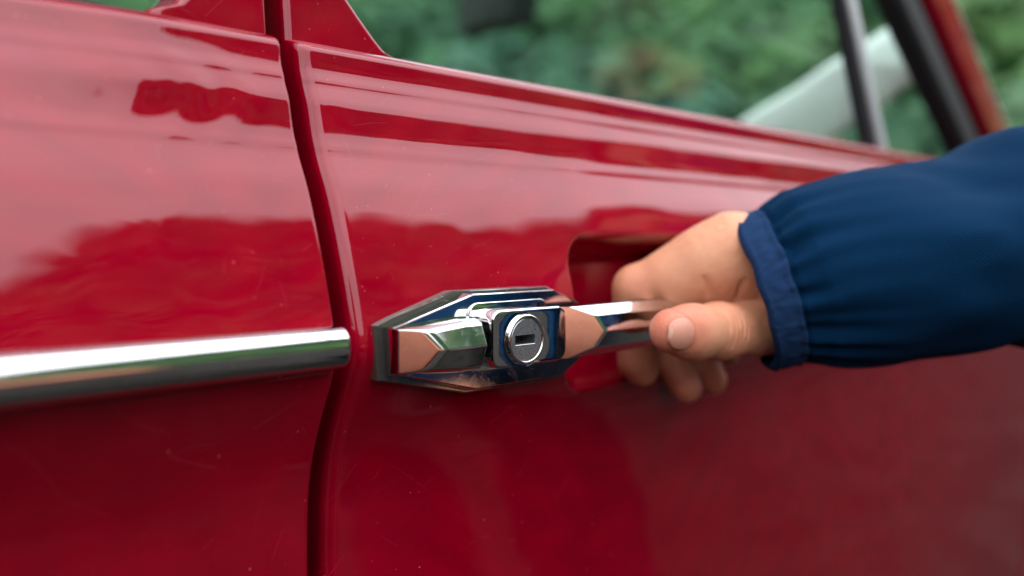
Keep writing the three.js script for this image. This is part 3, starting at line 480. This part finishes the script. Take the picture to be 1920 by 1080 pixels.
  mesh('hair', surfaceNets(hairSdf, [hc.x - 0.14, hc.y - 0.15, hc.z - 0.14], [hc.x + 0.14, hc.y + 0.16, hc.z + 0.14], 0.006), hairMat, g);
  mesh(jacket.name, build([torso, shoulders, [[J.shR, 0.052], [J.shR.clone().lerp(J.elR, shirtSleeve[0]), 0.046]], shirtSleeve[1] > 1 ? [[J.shL, 0.052], [J.elL, 0.042], [J.wrL, 0.034]] : [[J.shL, 0.052], [J.shL.clone().lerp(J.elL, shirtSleeve[1]), 0.046]]], 0.014, 0.011, 0.06), jacket.mat, g);
  mesh('trousers', build([hips, ...legs], 0.012, 0.012, 0.05), trousers, g);
  for (const s of ['R', 'L']) { const a = J['ankle' + s], t = V(a.x, -H + 0.035, a.z), f = J.toe.clone().normalize(); mesh('shoe', build([[[t.clone().addScaledVector(f, -0.05), 0.036], [t.clone().addScaledVector(f, 0.06), 0.038], [t.clone().addScaledVector(f, 0.16), 0.030]], [[t, 0.036], [t.clone().add(V(0, 0.06, 0)), 0.045]]], -0.002, 0.009, 0.03), shoeMat, g); }
  if (extra) extra(g, o);
  return g;
}

// the hand on the grip, joint by joint (relative to the lock)
const px = (u, v, z, r) => { const p = at(u, v, z); return [p.x, p.y, p.z, r]; };
const armAx = V(0.62, 0.13, 0.76).normalize(), wristC = at(1452, 543, 0.0460), W = (k, dy, r) => [wristC.x + armAx.x * k, wristC.y + armAx.y * k + dy, wristC.z + armAx.z * k, r];
const thumbJ = [px(1260, 620, 0.0388, 0.0080), px(1296, 623, 0.0400, 0.0094), px(1347, 621, 0.0408, 0.0100), px(1420, 615, 0.0445, 0.0098), [wristC.x + armAx.x * 0.016, wristC.y - 0.011, wristC.z + armAx.z * 0.014, 0.0145]];
const hand = (() => {
  const P = (u, v, z, r) => px(u, v, z, r);
  const index = [P(1312, 500, 0.0250, 0.0122), P(1245, 526, 0.0140, 0.0100), P(1194, 541, 0.0045, 0.0090), P(1186, 600, 0.0015, 0.0082), P(1196, 676, 0.0010, 0.0074), P(1204, 694, 0.0015, 0.0066)];
  const middle = [P(1335, 470, 0.0080, 0.0120), P(1262, 505, -0.0050, 0.0095), P(1222, 540, -0.0105, 0.0088), P(1232, 625, -0.0100, 0.0080), P(1268, 690, -0.0020, 0.0074), P(1288, 728, 0.0040, 0.0064)];
  const ring = [P(1365, 475, -0.0005, 0.0115), P(1300, 520, -0.0090, 0.0090), P(1270, 560, -0.0120, 0.0082), P(1290, 640, -0.0090, 0.0076), P(1320, 690, 0.0000, 0.0070), P(1338, 714, 0.0040, 0.0060)];
  const little = [P(1400, 490, 0.000, 0.0100), P(1350, 545, -0.0070, 0.0080), P(1335, 590, -0.0090, 0.0072), P(1350, 640, -0.0050, 0.0066), P(1362, 664, 0.0010, 0.0056)];
  const palmC = [
    [P(1312, 500, 0.0250, 0.0120), P(1372, 482, 0.0340, 0.0150), W(0.022, 0.006, 0.017)],
    [P(1335, 495, 0.0120, 0.0130), W(0.020, 0.003, 0.017)],
    [P(1372, 505, 0.0080, 0.0130), W(0.018, 0, 0.017)],
    [P(1330, 532, 0.0240, 0.0095), P(1400, 540, 0.0330, 0.0110), W(0.018, -0.002, 0.016)],
    [P(1270, 535, 0.0150, 0.0080), P(1330, 535, 0.0240, 0.0095)],
    [W(0.018, 0, 0.0195), W(0.10, 0, 0.025)],
  ].map((c) => chain(c, 0.012));
  const fingers = [index, middle, ring, little].map((c) => chain(c, 0.004)), thumb = chain(thumbJ, 0.005);
  // thumb frame for creases: axis from tip to base
  const a = V(...thumbJ[0]), b = V(...thumbJ[2]), ax = b.clone().sub(a).normalize(), len = b.distanceTo(a), up = V(0, 1, 0).addScaledVector(ax, -ax.y).normalize(), out = ax.clone().cross(up); if (out.z < 0) out.negate();
  const creases = [[0.74, 0.5, 0.55], [0.84, 0.3, 0.7], [0.93, 0.15, 0.9], [1.02, -0.1, 1.0], [1.10, -0.2, 0.7], [1.19, -0.35, 0.6], [1.29, -0.3, 0.4]];
  const folds = [[1268, 512, 1296, 562, 0.0011, 0.033], [1282, 508, 1305, 560, 0.0009, 0.034], [1338, 520, 1352, 566, 0.0010, 0.038], [1362, 525, 1370, 565, 0.0009, 0.038], [1208, 520, 1222, 556, 0.0005, 0.016]].map(([u, v, U, W2, w, z]) => { const A = at(u, v, z), B = at(U, W2, z); return [A.x, A.y, B.x, B.y, w]; });
  const sdf = (x, y, z) => {
    let palm = palmC[0](x, y, z); for (let i = 1; i < palmC.length; i++) palm = smin(palm, palmC[i](x, y, z), 0.014);
    let d = palm; for (const f of fingers) d = Math.min(d, smin(palm, f(x, y, z), 0.009));
    let t = thumb(x, y, z);
    if (t < 0.004) {
      const px_ = x - a.x, py = y - a.y, pz = z - a.z, s = (px_ * ax.x + py * ax.y + pz * ax.z) / len, v = (px_ * up.x + py * up.y + pz * up.z) / 0.010, o = (px_ * out.x + py * out.y + pz * out.z) / 0.010;
      if (o > -0.2) for (const [c, bend, w] of creases) { const q = (s - c - 0.05 * bend * (v * v - 0.3) + 0.01 * Math.sin(v * 3 + c * 20)) * len / 0.00085; t += 0.00075 * w * Math.exp(-q * q) * clamp(1.15 - Math.abs(v + 0.15)) * clamp(o + 0.2); }
      if (o > 0.15) { const q = Math.hypot((s * len + 0.0034) / 0.0051, (v * 0.010 + 0.0010) / 0.0074), e = (q - 1.06) / 0.08; t += 0.00045 * Math.exp(-e * e) * sst(0.15, 0.4, o); }
      // flattened bed of the nail
      if (s < 0.42 && s > -0.4 && o > 0.3) t += 0.0004 * sst(0.95, 0.55, Math.hypot((s + 0.10) / 0.42, (v + 0.12) / 0.80)) * sst(0.3, 0.6, o);
    }
    d = smin(d, t, lerp(0.0012, 0.010, sst(0.005, 0.03, (x - wristC.x) * armAx.x + (z - wristC.z) * armAx.z)));
    for (const [ax_, ay_, bx_, by_, w_] of folds) if (z > 0.02) { const dx = bx_ - ax_, dy = by_ - ay_, q = clamp(((x - ax_) * dx + (y - ay_) * dy) / (dx * dx + dy * dy)), e = Math.hypot(x - ax_ - q * dx, y - ay_ - q * dy) / 0.0008; if (e < 3) d += w_ * Math.exp(-e * e) * Math.sin(Math.PI * (0.15 + 0.85 * q)); }
    // fine folds where the web of the thumb bunches under the index finger
    return d + 0.00009 * n3(x * 260, y * 140, z * 200) * sst(0.10, 0.13, x + z);
  };
  const lo = [0.015, -0.062, -0.040], hi = [wristC.x + 0.085, 0.075, 0.145];
  const g = surfaceNets(sdf, lo, hi, 0.00085);
  const tipsJ = [V(...thumbJ[0]), V(...index[5]), V(...middle[5]), V(...ring[5])], kn = [V(...thumbJ[2]), V(...index[2])];
  const q = V(0, 0, 0);
  return skinColours(g, (x, y, z) => { q.set(x, y, z); let w = 0; for (const p of tipsJ) w = Math.max(w, sst(0.020, 0.006, q.distanceTo(p)) * 0.8); for (const p of kn) w = Math.max(w, sst(0.022, 0.008, q.distanceTo(p)) * 0.35); return w + 0.12 * n3(x * 45, y * 45, z * 45) + 0.12; });
})();
// thumbnail: a curved plate bedded in the tip of the thumb
const thumbNail = (() => {
  const a = V(...thumbJ[0]), b = V(...thumbJ[2]), ax = b.clone().sub(a).normalize(), up = V(0, 1, 0).addScaledVector(ax, -ax.y).normalize(), out = ax.clone().cross(up); if (out.z < 0) out.negate();
  const tilt = -0.12, c = a.clone();
  const g = grid(20, 24, (i, j) => {
    const r = i / 20, an = j / 24 * 2 * Math.PI, ex = Math.cos(an), ey = Math.sin(an), sq = 1 / Math.pow(Math.abs(ex) ** 3.2 + Math.abs(ey) ** 3.2, 1 / 3.2);
    const s = r * ex * sq * 0.0049 - 0.0034, v = r * ey * sq * 0.0074, ang = v / 0.0090 + tilt;
    const h = (s > 0 ? 0.0087 + 0.0008 * s / 0.0040 : 0.0087 - 0.0034 * (s / 0.0090) ** 2) - (r > 0.93 ? 0.0009 : 0);
    return c.clone().addScaledVector(ax, s).addScaledVector(up, Math.sin(ang) * h).addScaledVector(out, Math.cos(ang) * h).toArray();
  });
  const C = []; for (let j = 0; j <= 24; j++) for (let i = 0; i <= 20; i++) { const s = -(i / 20) * Math.cos(j / 24 * 2 * Math.PI), e = sst(0.80, 0.90, s), m = n2(i * 0.4, j * 0.5) * 0.02; C.push(lerp(0.54, 0.58, e) + m, lerp(0.245, 0.36, e) + m, lerp(0.165, 0.25, e) + m); }
  g.setAttribute('color', new THREE.BufferAttribute(new Float32Array(C), 3)); return g;
})();

// sleeve: centre line and outline from the cuff to the shoulder
const elbowR = V(0.32, 0.070, 0.27), shoulderR = V(0.67, 0.17, 0.28);
const sleeveParts = (g, o) => {
  const c0 = at(1452, 540, 0.0470), c1 = at(1503, 524, 0.0540), c2 = at(1690, 496, 0.082), c3 = at(1915, 458, 0.116);
  const c4 = c3.clone().lerp(elbowR, 0.8);
  const path = new THREE.CatmullRomCurve3([c0, c1, c2, c3, c4, V(0.49, 0.12, 0.285), shoulderR], false, 'centripetal');
  const axis0 = V(armAx.x, armAx.y + 0.15, armAx.z).normalize();
  const frame = (t, T0) => { const tg = T0 || path.getTangentAt(t), u = V(0, 1, 0).addScaledVector(tg, -tg.y).normalize(), s = tg.clone().cross(u); return [u, s]; };
  const Lp = path.getLength(), rad = curve([[0, 0.0300], [0.004, 0.0338], [0.013, 0.0372], [0.040, 0.0400], [0.07, 0.0428], [0.10, 0.0450], [0.16, 0.0490], [0.26, 0.0530], [0.40, 0.060], [0.62, 0.072]]);
  const N = 360, M = 320, ts = []; for (let i = 0; i <= M; i++) ts.push((i / M) ** 1.55);
  const r = rng(5), gath = []; for (let k = 0; k < 26; k++) gath.push([k / 26 * 2 * Math.PI + (r() - 0.5) * 0.16, 0.010 + 0.022 * r(), 0.5 + 0.7 * r(), 0.075 + 0.05 * r()]);
  const geo = grid(N, M, (i, j) => {
    const t = ts[j], d = t * Lp, p = path.getPointAt(t), w = sst(0.05, 0.0, d), tg = path.getTangentAt(t).lerp(axis0, w).normalize(), [u, s] = frame(t, tg), a = i / N * 2 * Math.PI;
    let R = rad(d);
    for (const [c, L, amp, wd] of gath) { let q = Math.abs(a - c); q = Math.min(q, 2 * Math.PI - q) / wd; R -= 0.0048 * amp * Math.exp(-q * q) * Math.exp(-((d / L) ** 2)) ; }
    R = Math.max(R + 0.0006 * Math.sin(a * 26 + 2) * Math.exp(-d / 0.02), 0.0288);
    const dir = u.clone().multiplyScalar(Math.cos(a)).addScaledVector(s, Math.sin(a)), q = p.clone().addScaledVector(dir, R);
    // long slack folds
    const k = sst(0.02, 0.09, d);
    const f1 = n3(q.x * 11 + 3.2, q.y * 17 - q.x * 8, q.z * 10), f2 = n3(q.x * 24, q.y * 34 + q.x * 10 + 4, q.z * 20);
    q.addScaledVector(dir, k * (0.0080 * f1 + 0.0024 * f2) - 0.004 * k * sst(0.75, 0.95, f1 * 0.5 + 0.5));
    return q.add(o).toArray();
  }, { uv: (p, i, j) => [i / N * 0.26, ts[j] * Lp] });
  mesh('sleeve', geo, navy, g);
  // elastic cuff band: outer face, rolled rims, inner face
  const tang = V(armAx.x, armAx.y + 0.15, armAx.z).normalize(), [u, s] = frame(0, tang), prof = [[-0.0135, -0.0030], [-0.0148, -0.0018], [-0.0150, -0.0006], [-0.0140, 0.0004], [-0.0125, 0.0010], [-0.0105, 0.0006], [-0.006, 0.0008], [-0.0015, 0.0007], [0.0010, 0.0010], [0.0026, 0.0004], [0.0030, -0.0008], [0.002, -0.003]];
  mesh('cuff', grid(240, (prof.length - 1) * 5, (i, j) => {
    const a = i / 240 * 2 * Math.PI, k = Math.min(prof.length - 2, (j / 5) | 0), f = j / 5 - k, pr = [0.72 * lerp(prof[k][0], prof[k + 1][0], f), lerp(prof[k][1], prof[k + 1][1], f)];
    const R = 0.0302 * (1 + 0.02 * Math.cos(2 * a)) + pr[1] + 0.00025 * n2(Math.cos(a) * 9, Math.sin(a) * 9 + pr[0] * 200) + 0.0004 * Math.sin(a * 26) * sst(-0.008, 0.003, pr[0]);
    return c0.clone().addScaledVector(tang, pr[0] + 0.0012 * n2(Math.cos(a) * 1.3 + 7, Math.sin(a) * 1.3)).addScaledVector(u, Math.cos(a) * R).addScaledVector(s, Math.sin(a) * R).add(o).toArray();
  }, { uv: (p, i, j) => [i / 240 * 0.19, j * 0.0005] }), cuffMat, g);
  mesh('thumbnail', thumbNail.clone().translate(o.x, o.y, o.z), nailMat, g);
};
const visitor = figure('person', {
  pelvis: V(0.63, -0.10, 0.64), waist: V(0.69, 0.00, 0.58), chest: V(0.78, 0.10, 0.49), neck: V(0.82, 0.21, 0.43), head: V(0.86, 0.32, 0.41), look: V(-0.90, -0.25, -0.36), headUp: V(-0.3, 0.9, 0),
  shR: shoulderR, elR: elbowR, wrR: wristC.clone().addScaledVector(armAx, 0.09), shL: V(0.84, 0.14, 0.64), elL: V(0.58, 0.02, 0.68), wrL: V(0.44, -0.10, 0.50),
  hipR: V(0.66, -0.12, 0.56), hipL: V(0.63, -0.12, 0.73), kneeR: V(0.66, -0.44, 0.40), kneeL: V(0.56, -0.44, 0.66), ankleR: V(0.86, -0.78, 0.48), ankleL: V(0.76, -0.78, 0.74), toe: V(-1, 0, -0.1),
  hands: [[[[V(0.44, -0.10, 0.50), 0.026], [V(0.40, -0.18, 0.44), 0.026]], ...[-1.5, -0.5, 0.5, 1.5].map((k) => [[V(0.40 - k * 0.010, -0.185, 0.44 + k * 0.014), 0.010], [V(0.395 - k * 0.010, -0.225, 0.435 + k * 0.016), 0.0085], [V(0.405 - k * 0.010, -0.25, 0.44 + k * 0.015), 0.0075]]), [[V(0.40, -0.14, 0.43), 0.012], [V(0.375, -0.17, 0.42), 0.010], [V(0.375, -0.20, 0.425), 0.0085]]]],
}, { handRight: hand, shirtSleeve: [0.55, 2], jacket: { name: 'jacket', mat: navy }, trousers: denim, extra: sleeveParts });
tag(visitor, 'person in navy blue jacket with elastic cuff, hand closed round the chrome door handle', 'person');

// the photographer, squatting beside the rear panel: mirrored as skin tone in the slanted chrome facets
const camC = (f, r, u) => CAM.clone().addScaledVector(fwd, f).addScaledVector(rgt, r).addScaledVector(upv, u);
const gripHand = (s) => { const w = camC(-0.115, s * 0.095, -0.05), k = camC(-0.085, s * 0.085, -0.005); return [[[w, 0.026], [k, 0.026]], ...[0, 1, 2, 3].map((i) => [[camC(-0.075, s * 0.078, 0.022 - i * 0.019), 0.0105], [camC(-0.045, s * 0.070, 0.020 - i * 0.019), 0.0092], [camC(-0.040, s * 0.040, 0.016 - i * 0.018), 0.0082]]), [[camC(-0.105, s * 0.075, 0.0), 0.012], [camC(-0.125, s * 0.055, 0.012), 0.0105], [camC(-0.128, s * 0.035, 0.016), 0.009]]]; };
const shooter = figure('person_001', {
  pelvis: V(-0.58, -0.46, 0.62), waist: V(-0.56, -0.34, 0.60), chest: V(-0.50, -0.22, 0.55), neck: V(-0.46, -0.07, 0.48), head: camC(-0.235, 0, 0.035), look: fwd.clone(), headUp: V(0, 1, 0),
  shR: V(-0.29, -0.10, 0.60), elR: V(0.03, -0.045, 0.43), wrR: camC(-0.115, 0.095, -0.085), shL: V(-0.62, -0.13, 0.38), elL: V(-0.50, -0.30, 0.26), wrL: camC(-0.115, -0.095, -0.05),
  hipR: V(-0.50, -0.47, 0.70), hipL: V(-0.66, -0.47, 0.56), kneeR: V(-0.20, -0.36, 0.62), kneeL: V(-0.44, -0.40, 0.28), ankleR: V(-0.36, -0.78, 0.72), ankleL: V(-0.62, -0.78, 0.44), toe: V(0.7, 0, -0.6),
  hands: [gripHand(1), gripHand(-1)],
}, { warm: 0.6, shirtSleeve: [0.45, 0.45], jacket: { name: 't_shirt', mat: shirtMat }, trousers: denim });
tag(shooter, 'squatting person in dark t-shirt holding a black camera up to the face', 'person');
{
  const cam = group('photo_camera', scene); cam.position.copy(CAM).add(V(0, H, 0)); cam.quaternion.copy(camera.quaternion);
  const blk = new THREE.MeshStandardMaterial({ color: linear(0.015, 0.015, 0.016), roughness: 0.5 });
  mesh('camera_body', merge([bar([V(-0.068, 0, 0.088), V(0.068, 0, 0.088)], 0.047, 0.018, V(0, 1, 0)), bar([V(-0.022, 0.055, 0.088), V(0.022, 0.055, 0.088)], 0.014, 0.022, V(0, 1, 0))]), blk, cam);
  mesh('lens_barrel', new THREE.LatheGeometry([[0.0, 0.03], [0.022, 0.028], [0.031, 0.021], [0.033, 0.023], [0.034, 0.072]].map((q) => new THREE.Vector2(...q)), 40).rotateX(Math.PI / 2), blk, cam);
  tag(cam, 'black camera held to the face of the squatting person', 'camera');
}
const renderer = new THREE.WebGLRenderer({ antialias: true });
renderer.toneMapping = THREE.LinearToneMapping; renderer.toneMappingExposure = EXPOSURE;
renderer.shadowMap.enabled = true; renderer.setSize(1024, 576);
renderer.render(scene, camera);
